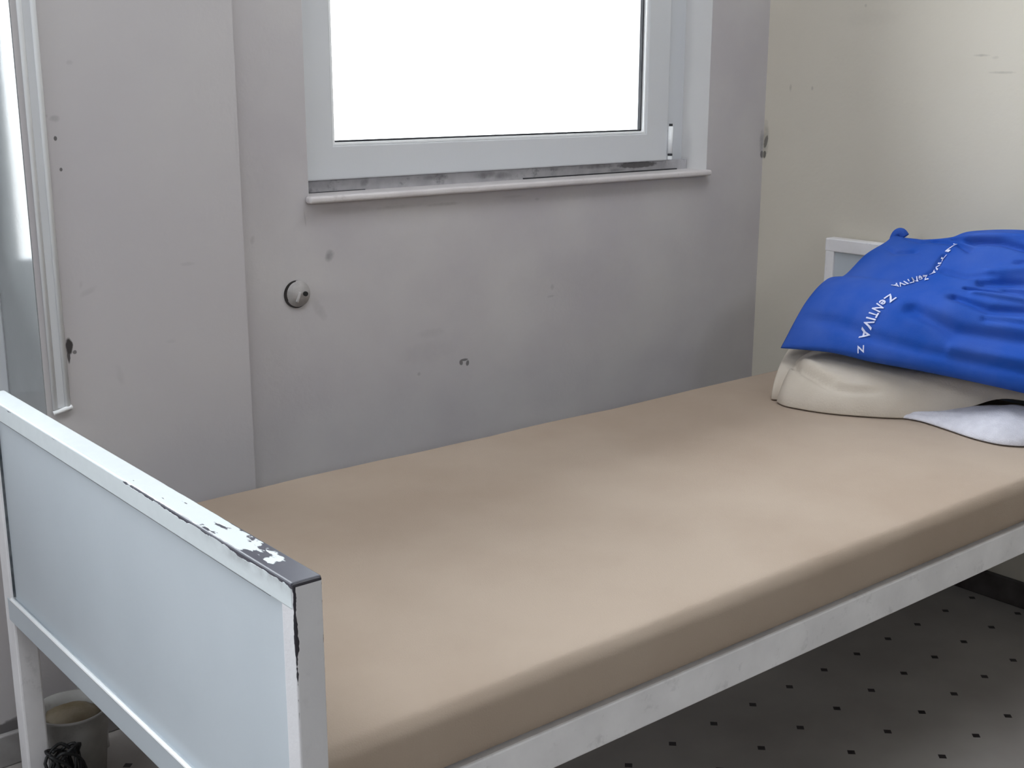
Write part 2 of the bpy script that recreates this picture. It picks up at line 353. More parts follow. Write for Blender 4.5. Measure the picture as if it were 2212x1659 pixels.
# pier and the wall round the left window opening
LX0, LX1, LZ0, LZ1 = -1.15, PX0, .62, 2.35
bm = bmesh.new()
box(bm, PX0, PX1, YP, YW + TH, 0, H); box(bm, XL, LX0, YP, YW + TH, 0, H)
box(bm, LX0, LX1, YP, YW + TH, 0, LZ0); box(bm, LX0, LX1, YP, YW + TH, LZ1, H)
struct('wall_pier', bm, m_pier, 'slightly projecting wall pier left of the bright window', 'wall')
# left room wall with an opening for the added fill window
bm = bmesh.new()
box(bm, XL - .2, XL, YB, .92, 0, H); box(bm, XL - .2, XL, 1.98, YW + TH, 0, H)
box(bm, XL - .2, XL, .92, 1.98, 0, 1.55); box(bm, XL - .2, XL, .92, 1.98, 2.42, H)
struct('wall_left', bm, m_wallp, 'plain left side wall with an opening for the added fill window', 'wall')

# unseen lamps added to brighten the room: opal panel in a white tray
def emit(name, col, st):
    m = bpy.data.materials.new(name); m.use_nodes = True; b = m.node_tree.nodes['Principled BSDF']
    b.inputs['Base Color'].default_value = (.8, .8, .8, 1); b.inputs['Emission Color'].default_value = (*col, 1); b.inputs['Emission Strength'].default_value = st; return m
FILL_LAMP_STRENGTH = 5.5
m_opal = emit('fill_lamp_diffuser', (.90, .945, 1), FILL_LAMP_STRENGTH)
for lx, ly, lab in ((-.15, .75, 'added opal fill lamp above the space beside the footboard'), (1.65, 1.3, 'added opal fill lamp above the middle of the bed side')):
    lp = thing('added_fill_lamp', (lx, ly, H), lab, 'lamp', 'added fill lamps')
    bm = bmesh.new()
    box(bm, lx - .62, lx + .62, ly - .32, ly - .30, H - .07, H); box(bm, lx - .62, lx + .62, ly + .30, ly + .32, H - .07, H)
    box(bm, lx - .62, lx - .60, ly - .30, ly + .30, H - .07, H); box(bm, lx + .60, lx + .62, ly - .30, ly + .30, H - .07, H)
    link('lamp_tray', bm, m_ceil, lp)
    link('diffuser', B(lx - .599, lx + .599, ly - .299, ly + .299, H - .06, H - .05), m_opal, lp)

# skirting
bs = struct('baseboard_window', B(XL, PX1 + .006, YP - .012, YP, 0, .062, bev=.003), m_skirt, 'low grimy grey skirting board below the pier wall', 'skirting')
struct('baseboard_window_niche', B(PX1 + .006, XR, YW - .012, YW, 0, .062, bev=.003), m_skirt, 'low grey skirting board under the bright window', 'skirting')
struct('baseboard_right', B(XR - .012, XR, YB, YW - .012, 0, .062, bev=.003), m_skirtd, 'low dark brown skirting along the cream wall', 'skirting')

# trim at the corner of the left opening: flat architrave with two rounded beads, ending above the sill
tr = sthing('trim_1', (.713, YP, .63), 'white gloss corner moulding with two rounded ribs left of the pier', 'moulding')
link('flat_board', B(.7108, .7303, YP - .004, YP + .001, .6346, LZ1 + .06, bev=.001), m_pvc, tr)
for xx, rr in ((.7096, .0046), (.7316, .0050)):
    bm = bmesh.new(); tube(bm, [(xx, YP - .004, .6346), (xx, YP - .004, LZ1 + .06)], rr, 16, 1)
    link('bead', bm, m_gloss, tr, smooth=True)
bm = bmesh.new(); tube(bm, [(.705, YP - .006, .6285), (.719, YP - .007, .6315), (.738, YP - .006, .6355)], .004, 12, 4)
link('end_lip', bm, m_gloss, tr, smooth=True)

# ------------------------------------------------------------------ windows
def ring_box(bm, x0, x1, z0, z1, w, y0, y1, bev=0.002):
    """four mitre-free bars round a rectangle; w = (left, right, bottom, top)"""
    box(bm, x0, x0 + w[0], y0, y1, z0, z1, bev); box(bm, x1 - w[1], x1, y0, y1, z0, z1, bev)
    box(bm, x0 + w[0], x1 - w[1], y0, y1, z0, z0 + w[2], bev); box(bm, x0 + w[0], x1 - w[1], y0, y1, z1 - w[3], z1, bev)
def ring(bm, x0, x1, z0, z1, gx0, gx1, gz0, gz1, y0, y1, bev=.003):
    O = [(x0, z0), (x1, z0), (x1, z1), (x0, z1)]; I = [(gx0, gz0), (gx1, gz0), (gx1, gz1), (gx0, gz1)]
    v = {(k, j, y): bm.verts.new((p[0], y, p[1])) for k, P in (('o', O), ('i', I)) for j, p in enumerate(P) for y in (y0, y1)}
    for j in range(4):
        n = (j + 1) % 4
        bm.faces.new((v['o', j, y0], v['o', n, y0], v['i', n, y0], v['i', j, y0])); bm.faces.new((v['o', j, y1], v['i', j, y1], v['i', n, y1], v['o', n, y1]))
        bm.faces.new((v['o', j, y0], v['o', j, y1], v['o', n, y1], v['o', n, y0])); bm.faces.new((v['i', j, y0], v['i', n, y0], v['i', n, y1], v['i', j, y1]))
    bm.normal_update()
    es = [e for e in bm.edges if abs(e.calc_face_angle(0)) > .5]
    bmesh.ops.bevel(bm, geom=es, offset=bev, segments=2, affect='EDGES', profile=.5)
W1 = sthing('window_1', (1.825, YW + .1, .966), 'white framed window with bright daylight behind the glass', 'window')
YS = YW + .052                                   # sash front plane
bm = bmesh.new(); ring_box(bm, OX0, OX1, .962, OZ1, (.06, .12, .05, .08), YS + .035, YS + .09)
fr = link('window_frame', bm, m_pvc, W1)
link('frame_foot', B(OX0 + .002, OX1 - .002, YS + .014, YS + .034, .962, .991, bev=.002), m_pvcdirty, W1)['label'] = 'grey strip under the sash, spotted with mould'
SX0, SX1, SZ0 = 1.262, 2.312, .992
link('caulk_line', B(1.85, 2.36, YS + .0105, YS + .0145, .9655, .9695), m_gasket, W1)['label'] = 'black mouldy joint line'
link('caulk_line', B(OX0 + .004, 1.42, YS + .0115, YS + .0145, .9655, .968), m_gasket, W1)['label'] = 'black mouldy joint line'
GX0, GX1, GZ0, GZ1 = 1.345, 2.229, 1.066, 2.31
bm = bmesh.new(); ring(bm, SX0, SX1, SZ0, 2.395, GX0 - .006, GX1 + .006, GZ0 - .006, GZ1 + .006, YS, YS + .06, .003)
sash = link('sash', bm, m_pvc, W1)
bm = bmesh.new()
g = .006
ring(bm, GX0 - g, GX1 + g, GZ0 - g, GZ1 + g, GX0, GX1, GZ0, GZ1, YS + .003, YS + .03, .0015)
sub('glazing_bead', bm, m_gloss, sash)
bm = bmesh.new(); g = .0035
for (a, b_, c, d) in ((GX0, GX0 + g, GZ0, GZ1), (GX1 - g, GX1, GZ0, GZ1), (GX0, GX1, GZ0, GZ0 + g), (GX0, GX1, GZ1 - g, GZ1)):
    box(bm, a, b_, YS + .013, YS + .022, c, d)
sub('gasket', bm, m_gasket, sash)
link('glass_pane', B(GX0, GX1, YS + .022, YS + .026, GZ0, GZ1), m_glass, W1)
# hinge at the lower right corner of the sash
bm = bmesh.new(); cyl(bm, (SX1 + .004, YS - .005, 1.043), (0, 0, 1), .0062, .066, 16, .001)
hg = link('hinge', bm, m_gloss, W1, smooth=True); hg['label'] = 'white hinge barrel'
bm = bmesh.new(); cyl(bm, (SX1 + .004, YS - .005, 1.006), (0, 0, 1), .0062, .005, 16); cyl(bm, (SX1 + .004, YS - .005, 1.079), (0, 0, 1), .0045, .006, 16)
sub('hinge_pin', bm, m_gasket, hg)
bm = bmesh.new(); cyl(bm, (SX1 + .004, YS - .005, .9985), (0, 0, 1), .006, .009, 16, .001); sub('hinge_cap', bm, m_gloss, hg)
# painted lining of the reveal (jambs and head)
bm = bmesh.new()
box(bm, OX1 - .001, OX1 + .002, YW + .001, YW + TH, .966, OZ1); box(bm, OX0 - .002, OX0 + .001, YW + .001, YW + TH, .966, OZ1)
box(bm, OX0, OX1, YW + .001, YW + TH, OZ1 - .001, OZ1 + .002)
struct('trim_2', bm, m_reveal, 'pale painted lining inside the opening of the bright window', 'window reveal')
# sill: board with rounded nose running past the opening
bm = bmesh.new()
box(bm, 1.238, 2.400, YW - .022, YW - .0005, .9545, .9685, .0055, 4); box(bm, OX0 + .001, OX1 - .001, YW - .006, YW + .10, .9555, .9668, 0)
struct('trim_3', bm, m_sill, 'dusty pinkish white window sill with a rounded front edge', 'window sill')

W2 = sthing('window_2', (-.22, YP + .19, LZ0), 'tall window at the left edge, only its bright side jamb showing', 'window')
Y2 = YP + .19
bm = bmesh.new(); ring_box(bm, LX0, LX1, LZ0, LZ1, (.06, .045, .25, .07), Y2, Y2 + .06, .004); box(bm, -.27, -.21, Y2, Y2 + .06, LZ0 + .25, LZ1 - .07, .003)
link('window_frame', bm, m_pvc, W2)
link('glass_pane', B(LX0 + .06, -.27, Y2 + .028, Y2 + .032, LZ0 + .25, LZ1 - .07), m_glass, W2)
link('glass_pane', B(-.21, LX1 - .045, Y2 + .028, Y2 + .032, LZ0 + .25, LZ1 - .07), m_glass, W2)
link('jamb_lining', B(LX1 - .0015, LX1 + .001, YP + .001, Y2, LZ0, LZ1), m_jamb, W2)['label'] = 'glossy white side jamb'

W3 = sthing('added_window_3', (XL - .1, 1.45, 1.55), 'added unseen fill window in the left side wall', 'window')  # window added out of view to light the bed from the left
bm = bmesh.new()
for (a, b_, c, d) in ((.92, .99, 1.55, 2.42), (1.91, 1.98, 1.55, 2.42), (.99, 1.91, 1.55, 1.62), (.99, 1.91, 2.35, 2.42)):
    box(bm, XL - .13, XL - .07, a, b_, c, d, .003)
link('window_frame', bm, m_pvc, W3)
link('glass_pane', B(XL - .102, XL - .098, .99, 1.91, 1.62, 2.35), m_glass, W3)

W4 = sthing('added_window_4', (.6, YB - .1, 1.7), 'added unseen fill window in the wall behind the viewer', 'window')  # put in unseen for more light from behind the camera
bm = bmesh.new(); ring(bm, 0, 1.2, 1.7, 2.4, .06, 1.14, 1.76, 2.34, YB - .14, YB - .08, .003); link('window_frame', bm, m_pvc, W4)
link('glass_pane', B(.06, 1.14, YB - .112, YB - .108, 1.76, 2.34), m_glass, W4)

# ------------------------------------------------------------------ old pipe rosette on the wall
ro = thing('pipe_rosette', (1.211, YW, .778), 'round cap plate with a black hole on the wall left below the window', 'wall plate')
bm = bmesh.new(); cyl(bm, (1.211, YW - .001, .778), (0, 1, 0), .0275, .004, 40); link('recess_ring', bm, m_dark, ro, smooth=False)
bm = bmesh.new(); cyl(bm, (1.2135, YW - .002, .7790), (0.06, 1, -.03), .0262, .007, 40, .0015); link('cap_plate', bm, m_plate, ro, smooth=True)
bm = bmesh.new(); tube(bm, [(1.209, YW - .005, .762), (1.213, YW - .0055, .772), (1.217, YW - .005, .782)], .0035, 10, 3); link('plaster_ridge', bm, m_plate, ro, smooth=True)
bm = bmesh.new(); cyl(bm, (1.2275, YW - .007, .778), (0.1, 1, 0), .0048, .006, 16); link('bolt_hole', bm, m_cable, ro)

# ------------------------------------------------------------------ bed
BX0, BX1, FB = .5515, .5835, .718          # footboard front, back, top
BY0, BY1 = 1.003, 1.962
m_top = chipped_top_mat(); m_post = end_post_mat()
bed = thing('hospital_bed', (1.58, 1.48, 0), 'white painted metal bed with worn solid footboard standing below the window', 'bed')
ft = link('footboard', B(BX0 + .007, BX1 - .005, BY0 + .022, BY1 - .040, .345, .700), m_panel, bed); ft['label'] = 'pale blue grey flat panel'
bm = bmesh.new(); box(bm, BX0 - .0008, BX1 + .0012, BY0 + .0022, BY1 - .0005, .689, FB, .0020, 2); sub('top_rail', bm, m_top, ft)['label'] = 'top rail with paint chipped to dark steel'
bm = bmesh.new(); box(bm, BX0 - .001, BX1, BY0 + .02, BY1 - .02, .344, .386, .0035, 3); sub('bottom_rail', bm, m_panel, ft)
bm = bmesh.new(); tube(bm, [(BX0 + .0005, BY0 + .027, .3865), (BX0 + .0005, BY1 - .041, .3865)], .0034, 10, 1); sub('ledge_highlight_bead', bm, m_gloss, ft)  # white bead stands in for the highlight along the rail ledge
sub('groove_shade_strip', B(BX0 + .0035, BX0 + .009, BY0 + .055, BY1 - .041, 0.6855, .6896), m_groove_shade, ft); sub('groove_shade_strip', B(BX0 + .0035, BX0 + .009, BY1 - .0425, BY1 - .0395, .39, .689), m_groove_shade, ft)  # thin dark strips paint the shadow lines round the panel
link('leg', B(BX0 - .0002, BX1 + .0004, BY0, BY0 + .026, 0, .7172, bev=.002), m_post, bed)['label'] = 'grey upright with dark worn edges'
link('leg', B(BX0, BX1 + .004, BY1 - .040, BY1 - .001, 0, .7165, bev=.0035), m_rail, bed)
# headboard, same pattern
HX0, HX1, HY0, HY1, HT = 2.578, 2.610, .985, 1.892, .806
hb = link('headboard', B(HX0 + .007, HX1 - .006, HY0 + .03, HY1 - .026, .40, .785), m_panel, bed)
sub('top_rail', B(HX0 - .001, HX1 + .001, HY0 - .001, HY1 + .001, .773, HT, bev=.003), m_rail, hb)
sub('bottom_rail', B(HX0, HX1, HY0 + .02, HY1 - .02, .40, .44, bev=.003), m_rail, hb)
link('leg', B(HX0, HX1, HY0, HY0 + .028, 0, HT - .001, bev=.003), m_rail, bed)
link('leg', B(HX0, HX1, HY1 - .026, HY1, 0, HT - .001, bev=.003), m_rail, bed)
RT, RB = .408, .350
link('side_rail', B(BX1, HX0, 1.046, 1.072, RB, RT - .001, bev=.003), m_rail, bed)['label'] = 'scuffed white side rail, near side'
link('side_rail', B(BX1, HX0, 1.86, 1.887, RB, RT, bev=.003), m_rail, bed)
for i in range(12):
    x = .70 + i * .158
    link('slat', B(x, x + .045, 1.070, 1.862, .385, .392, bev=.001), m_slat, bed)
link('cross_bar', B(BX1, BX1 + .02, 1.06, 1.87, .352, .382, bev=.002), m_rail, bed)

# mattress: dense rounded block with slightly uneven faces
def mattress_bm(x0, x1, y0, y1, z0, z1, r=.021, nx=110, ny=50):
    bm = bmesh.new()
    # perimeter path of the cross-section in (y, z), closed; swept along x with rounded ends
    prof = []
    def arc(cy, cz, a0, a1, n=7):
        for i in range(n + 1):
            a = a0 + (a1 - a0) * i / n; prof.append((cy + r * math.cos(a), cz + r * math.sin(a), math.cos(a), math.sin(a)))
    hp = math.pi / 2
    arc(y1 - r, z1 - r, 0, hp)
    for i in range(1, ny): prof.append((y1 - r + (y0 - y1 + 2 * r) * i / ny, z1, 0, 1))
    arc(y0 + r, z1 - r, hp, 2 * hp)
    prof.append((y0, (z0 + z1) / 2, -1, 0))
    arc(y0 + r, z0 + r, 2 * hp, 3 * hp)
    for i in range(1, 8): prof.append((y0 + r + (y1 - y0 - 2 * r) * i / 8, z0, 0, -1))
    arc(y1 - r, z0 + r, 3 * hp, 4 * hp)
    prof.append((y1, (z0 + z1) / 2, 1, 0))
    cy, cz = (y0 + y1) / 2, (z0 + z1) / 2
    xs = [x0 + r - r * math.cos(hp * i / 5) for i in range(5)]; insets = [r - r * math.sin(hp * i / 5) for i in range(5)]
    for i in range(nx + 1): xs.append(x0 + r + (x1 - x0 - 2 * r) * i / nx); insets.append(0)
    for i in range(4, -1, -1): xs.append(x1 - r + r * math.cos(hp * i / 5)); insets.append(r - r * math.sin(hp * i / 5))
    rings = []
    for x, ins in zip(xs, insets):
        ring = []
        for (y, z, ny_, nz_) in prof:
            sy = 1 - ins / (y1 - y0) * 2; sz = 1 - ins / (z1 - z0) * 2
            yy = cy + (y - cy) * sy; zz = cz + (z - cz) * sz
            if nz_ > .5:
                d = .0045 * noise.noise(Vector((x * 2.3, y * 3.1, 0))) + .0012 * noise.noise(Vector((x * 9, y * 7, 4)))
                d -= .004 * math.exp(-((x - 1.45) / .55) ** 2 - ((y - 1.5) / .25) ** 2)
                zz += d * min(1, max(0, (2.12 - x) / .3))
            if ny_ < -.5: yy += .0015 * noise.noise(Vector((x * 3, z * 8, 9)))
            ring.append(bm.verts.new((x, yy, zz)))
        rings.append(ring)
    n = len(prof)
    for a, b_ in zip(rings, rings[1:]):
        for j in range(n): bm.faces.new((a[j], a[(j + 1) % n], b_[(j + 1) % n], b_[j]))
    bm.faces.new(rings[0]); bm.faces.new(rings[-1][::-1]); return bm
mt_ = link('mattress', mattress_bm(.590, 2.572, 1.043, 1.893, .409, .495), m_sheet, smooth=True)
tag(mt_, 'thin bare mattress in a smooth beige fitted sheet lying on the bed', 'mattress')

# ------------------------------------------------------------------ soft things (pure functions of u, v)
#SOFT-BEGIN
def interp(pts, t):
    """Catmull-Rom through pts, t in 0..1 (uniform)"""
    n = len(pts) - 1; t = min(max(t, 0.), 1.) * n; i = min(int(t), n - 1); t -= i
    p = [np.array(pts[min(max(i + k, 0), n)], float) for k in (-1, 0, 1, 2)]
    return .5 * (2 * p[1] + (p[2] - p[0]) * t + (2 * p[0] - 5 * p[1] + 4 * p[2] - p[3]) * t * t + (-p[0] + 3 * p[1] - 3 * p[2] + p[3]) * t ** 3)
CAMP = np.array([0, 0, 1.2])
def at_x(p, x): p = np.array(p, float); return CAMP + (p - CAMP) * (x / p[0])
BL_BOT = [at_x(p, x) for p, x in zip([(2.19, 1.711, .607), (2.19, 1.579, .62), (2.19, 1.475, .618), (2.19, 1.363, .62), (2.19, 1.263, .62), (2.19, 1.135, .618), (2.19, 1.029, .613)], (2.20, 2.21, 2.225, 2.25, 2.275, 2.30, 2.32))]
BL_TOP = [(2.53, 1.668, .843), (2.53, 1.641, .833), (2.53, 1.58, .834), (2.53, 1.521, .845), (2.53, 1.471, .864), (2.53, 1.349, .878), (2.53, 1.205, .872)]
BL_LEFT = [BL_BOT[0], (2.29, 1.726, .697), (2.37, 1.731, .74), (2.40, 1.706, .749), (2.46, 1.694, .793), (2.50, 1.665, .825), BL_TOP[0]]
BL_RIGHT = [BL_BOT[-1], (2.37, 1.04, .70), (2.45, 1.09, .79), BL_TOP[-1]]
def coons(u, v):
    c0, c1, d0, d1 = interp(BL_BOT, u), interp(BL_TOP, u), interp(BL_LEFT, v), interp(BL_RIGHT, v)
    P = [np.array(q, float) for q in (BL_BOT[0], BL_BOT[-1], BL_TOP[0], BL_TOP[-1])]
    return (1 - v) * c0 + v * c1 + (1 - u) * d0 + u * d1 - ((1 - u) * (1 - v) * P[0] + u * (1 - v) * P[1] + (1 - u) * v * P[2] + u * v * P[3])
CREASES = [  # ((u, v) polyline, width, depth): negative depth = furrow
    ([(.50, .93), (.62, .84), (.72, .83), (.82, .76), (.92, .82), (1, .86)], .030, -.016),
    ([(.56, .90), (.70, .90), (.84, .88), (1, .95)], .035, .010),
    ([(.30, .97), (.40, .90), (.50, .86), (.56, .78)], .035, -.010),
    ([(.18, .93), (.28, .88), (.38, .92)], .03, -.008),
    ([(.62, .52), (.76, .55), (.88, .60), (1, .68)], .030, -.012),
    ([(.66, .60), (.80, .66), (1, .76)], .035, .010),
    ([(.52, .34), (.66, .30), (.82, .36), (1, .50)], .030, -.012),
    ([(.60, .42), (.76, .42), (1, .58)], .03, .009),
    ([(.40, .22), (.58, .17), (.78, .20), (1, .34)], .035, -.012),
    ([(.70, .48), (.84, .50), (.95, .55)], .018, -.008),
    ([(.60, .10), (.80, .12), (1, .20)], .03, .008),
    ([(.10, .74), (.18, .70), (.26, .74)], .025, -.006),
    ([(0, .115), (.15, .10), (.3, .085), (.5, .075), (.75, .085), (1, .10)], .022, -.010),
    ([(.55, .46), (.70, .45), (.85, .50), (1, .62)], .014, -.007),
    ([(.74, .68), (.86, .72), (1, .80)], .014, -.008),
    ([(.66, .25), (.82, .28), (1, .42)], .014, -.006),
    ([(.80, .58), (.90, .62), (1, .70)], .012, -.006),
    ([(.44, .60), (.54, .56), (.66, .58)], .02, -.006),
    ([(.42, .74), (.405, .66), (.40, .60), (.37, .545), (.33, .50)], .016, -.006),
]
def seg_d(u, v, pl):
    best = 9
    for (a, b), (c, d) in zip(pl, pl[1:]):
        du, dv = c - a, d - b; t = ((u - a) * du + (v - b) * dv) / (du * du + dv * dv); t = min(max(t, 0), 1)
        best = min(best, math.hypot(u - a - t * du, (v - b - t * dv)))
    return best
def blue_front(u, v):
    p = coons(u, v)
    n = np.array([-.72, -.42, .45])
    n /= np.linalg.norm(n)
    b = (max(0, 4 * u * (1 - u)) ** .55) * (max(0, 4 * v * (1 - v)) ** (.42 if v < .5 else .55))
    if u > .5: b = max(b, (max(0, 4 * v * (1 - v)) ** (.42 if v < .5 else .55)) * min(1, (1 - u) * 6 + .2))
    k = min(1, 7 * min(v, 1 - v, u * 1.0 + 0, 1))
    d = .055 * b + .016 * math.exp(-((v - .24) / .13) ** 2) * b
    w = 0
    for pl, wd, dp in CREASES: w += 1.5 * dp * math.exp(-(seg_d(u, v, pl) / (wd * .8)) ** 2)
    amp = .0045 * min(1, max(0, (u - .35) * 2))
    w += amp * math.sin(34 * (v - .25 * u) + 3 * math.sin(5 * u + 2 * v)) * math.sin(7 * u + 1)
    w += .004 * math.sin(9 * u + 4 * v + 1.3) * math.sin(8 * v - 3 * u)
    return p + n * (d + w * k)
#SOFT-END

def closed_grid(front, back, nu, nv, us=None, vs=None):
    us = us or [i / nu for i in range(nu + 1)]; vs = vs or [j / nv for j in range(nv + 1)]
    bm = bmesh.new(); F = [[bm.verts.new(front(u, v)) for v in vs] for u in us]
    a, b_ = len(us) - 1, len(vs) - 1
    K = [[F[i][j] if i in (0, a) or j in (0, b_) else bm.verts.new(back(us[i], vs[j])) for j in range(b_ + 1)] for i in range(a + 1)]
    for i in range(a):
        for j in range(b_):
            bm.faces.new((F[i][j], F[i + 1][j], F[i + 1][j + 1], F[i][j + 1]))
            q = (K[i][j], K[i][j + 1], K[i + 1][j + 1], K[i + 1][j])
            if len(set(q)) == 4 and not all(x in (F[i][j], F[i + 1][j], F[i + 1][j + 1], F[i][j + 1]) for x in q):
                bm.faces.new(q)
    return bm
def blue_back(u, v):
    p = coons(u, v); b = (4 * u * (1 - u)) ** .5 * (4 * v * (1 - v)) ** .5
    q = p + np.array([.62, .1, -.30]) * .13 * b
    q[0] = min(q[0], 2.573); q[2] = max(q[2], .604 if u < .5 else .604 - .03 * (u - .5))
    return q
bl = thing('blue_pillow', (2.36, 1.40, .60), 'royal blue printed pillow propped against the headboard on the folded blanket', 'pillow')
cover = link('cushion_cover', closed_grid(blue_front, blue_back, 130, 90), m_blue, bl, smooth=True)

# small knob of gathered cloth at the top left corner
def lathe_blob(bm, c, rx, ry, rz, seed=0, n=20, amp=.15):
    g = bmesh.ops.create_uvsphere(bm, u_segments=n, v_segments=n // 2 + 2, radius=1)
    for v in g['verts']:
        k = 1 + amp * noise.noise(v.co * 1.7 + Vector((seed, 0, 0)))
        v.co = Vector((c[0] + v.co.x * rx * k, c[1] + v.co.y * ry * k, c[2] + v.co.z * rz * k))
bm = bmesh.new()
tube(bm, [(2.515, 1.655, .815), (2.518, 1.657, .832), (2.522, 1.652, .8445), (2.524, 1.642, .847), (2.526, 1.634, .838)], .0105, 12, 4)
link('corner_tuft', bm, m_blue, bl, smooth=True)

# printed lettering following the cloth
#TEXTPATH
def lettering(name, text, path, size, lift=.0022):
    cu = bpy.data.curves.new('lettering_source', 'FONT'); cu.body = text; cu.size = 1; cu.resolution_u = 2; cu.space_character = 1.08; cu.offset = .018
    o = bpy.data.objects.new('lettering_source', cu); COL.objects.link(o)
    dg = bpy.context.evaluated_depsgraph_get(); me = bpy.data.meshes.new_from_object(o.evaluated_get(dg))
    bpy.data.objects.remove(o); bpy.data.curves.remove(cu)
    bm = bmesh.new(); bm.from_mesh(me); bpy.data.meshes.remove(me)
    bmesh.ops.subdivide_edges(bm, edges=[e for e in bm.edges if e.calc_length() > .25], cuts=1)
    w = max(v.co.x for v in bm.verts); eps = 1e-3
    F = lambda u, v: np.array(blue_front(u, v))
    for vt in bm.verts:
        t = min(max(vt.co.x / w, 0.), 1.); h = vt.co.y
        uv = interp([(*q, 0) for q in path], t)[:2]; uv2 = interp([(*q, 0) for q in path], min(t + .02, 1))[:2]; uv1 = interp([(*q, 0) for q in path], max(t - .02, 0))[:2]
        p = F(*uv); tan = F(*uv2) - F(*uv1); tan /= np.linalg.norm(tan)
        e1 = F(uv[0] + eps, uv[1]) - p; e2 = F(uv[0], uv[1] + eps) - p
        n = np.cross(e1, e2); n /= np.linalg.norm(n)
        if n[0] > 0: n = -n
        up = np.cross(n, tan); up /= np.linalg.norm(up)          # direction of the letters' tops
        target = p + up * h * size
        # step the (u, v) so that the vertex lies on the cloth
        A = np.stack([e1 / eps, e2 / eps], 1); sol = np.linalg.lstsq(A, target - p, rcond=None)[0]
        u2, v2 = min(max(uv[0] + sol[0], .01), .98), min(max(uv[1] + sol[1], .006), .985)
        q = F(u2, v2); f1 = F(u2 + eps, v2) - q; f2 = F(u2, v2 + eps) - q
        n2 = np.cross(f1, f2); n2 /= np.linalg.norm(n2)
        if n2[0] > 0: n2 = -n2
        vt.co = Vector(q + n2 * lift)
    o = sub(name, bm, m_print, cover); o['label'] = 'white printed lettering'
    return o
lettering('lettering', 'ZeNTIVA', [(0.2996, 0.274), (0.2831, 0.2332), (0.269, 0.1984), (0.2609, 0.1649), (0.2584, 0.1355), (0.2575, 0.1094), (0.2608, 0.0717)], .033)
lettering('lettering', 'ZeNTIVA', [(0.3746, 0.5665), (0.3444, 0.5429), (0.3126, 0.5105), (0.2922, 0.4316), (0.2761, 0.3424)], .030)
lettering('lettering', 'NTIVA', [(0.4876, 0.8846), (0.417, 0.7618), (0.4012, 0.6678), (0.3951, 0.6118), (0.3841, 0.5679)], .015)
lettering('lettering', 'Z', [(0.2700, 0.0480), (0.2750, 0.034), (0.2800, 0.020)], .020)

# ------------------------------------------------------------------ folded blanket and towel
def soft_pad(front_pts, back_pts, height, base, nu=90, nv=60, ex=2.6, disp=None, pw=.5):
    cu = [(1 - math.cos(math.pi * i / nu)) / 2 for i in range(nu + 1)]; cv = [(1 - math.cos(math.pi * i / nv)) / 2 for i in range(nv + 1)]
    def foot(u, v):
        a = interp(front_pts, u); b_ = interp(back_pts, u); return a + (b_ - a) * v
    def e(u, v): return max(0, (1 - abs(2 * u - 1) ** (ex * 2.2)) * (1 - abs(2 * v - 1) ** ex)) ** pw
    def top(u, v):
        p = foot(u, v); z = base(u, v); k = e(u, v); q = Vector((p[0], p[1], z + .004 + height(u, v) * k))
        if disp: q += disp(u, v) * min(1, k * 2)
        return q
    def bot(u, v):
        p = foot(u, v); return Vector((p[0], p[1], base(u, v) + .002 * (1 - e(u, v))))
    return closed_grid(top, bot, nu, nv, cu, cv)
BE_F = [(2.140, 1.674, 0), (2.127, 1.633, 0), (2.150, 1.545, 0), (2.208, 1.455, 0), (2.270, 1.395, 0), (2.335, 1.329, 0), (2.375, 1.285, 0), (2.395, 1.225, 0), (2.40, 1.14, 0), (2.40, 1.06, 0)]
BE_B = [(2.40, 1.800, 0), (2.46, 1.77, 0), (2.52, 1.70, 0), (2.555, 1.60, 0), (2.56, 1.50, 0), (2.56, 1.40, 0), (2.56, 1.30, 0), (2.56, 1.20, 0), (2.56, 1.12, 0), (2.56, 1.06, 0)]
def be_base(u, v):
    k = min(1, max(0, (u - .38) / .34)); k = k * k * (3 - 2 * k); return .4965 + .050 * k
def be_h(u, v):
    k = min(1, max(0, (u - .38) / .34)); k = k * k * (3 - 2 * k); return .098 - .058 * k
def be_disp(u, v):
    z = 0
    for pl, wd, dp in (([(.09, .24), (.15, .13), (.205, .075)], .018, -.012), ([(.12, .26), (.18, .15), (.24, .10)], .02, .006), ([(.215, .055), (.26, .048), (.31, .055)], .014, -.006), ([(.23, .075), (.30, .07)], .012, .004),
                       ([(.06, .30), (.10, .20)], .02, -.008), ([(.15, .25), (.3, .16), (.5, .14)], .07, .004), ([(.75, .1), (.9, .12)], .03, .004)):
        z += dp * math.exp(-(seg_d(u, v, pl) / wd) ** 2)
    z += .0022 * noise.noise(Vector((u * 9, v * 6, 2)))
    return Vector((-.3 * z, -.2 * z, z))
bk = thing('folded_blanket', (2.36, 1.45, .496), 'off white folded blanket lying on the mattress under the blue pillow', 'blanket')
link('blanket_body', soft_pad(BE_F, BE_B, be_h, be_base, 130, 80, disp=be_disp), m_beige, bk, smooth=True)
fl_f = [(2.165, 1.702, 0), (2.150, 1.697, 0), (2.160, 1.680, 0), (2.20, 1.650, 0)]
fl_b = [(2.37, 1.80, 0), (2.37, 1.79, 0), (2.37, 1.77, 0), (2.37, 1.72, 0)]
def fl_h(u, v): return .060 + .05 * v
link('folded_flap', soft_pad(fl_f, fl_b, fl_h, lambda u, v: .4965, 24, 30, ex=2.4), m_beige, bk, smooth=True)
bm = bmesh.new(); tube(bm, [(2.150, 1.676, .507), (2.136, 1.655, .5035), (2.132, 1.628, .5015), (2.153, 1.55, .5005), (2.210, 1.461, .5005), (2.26, 1.407, .501)], .004, 10, 6)
link('hem', bm, m_beige, bk, smooth=True)

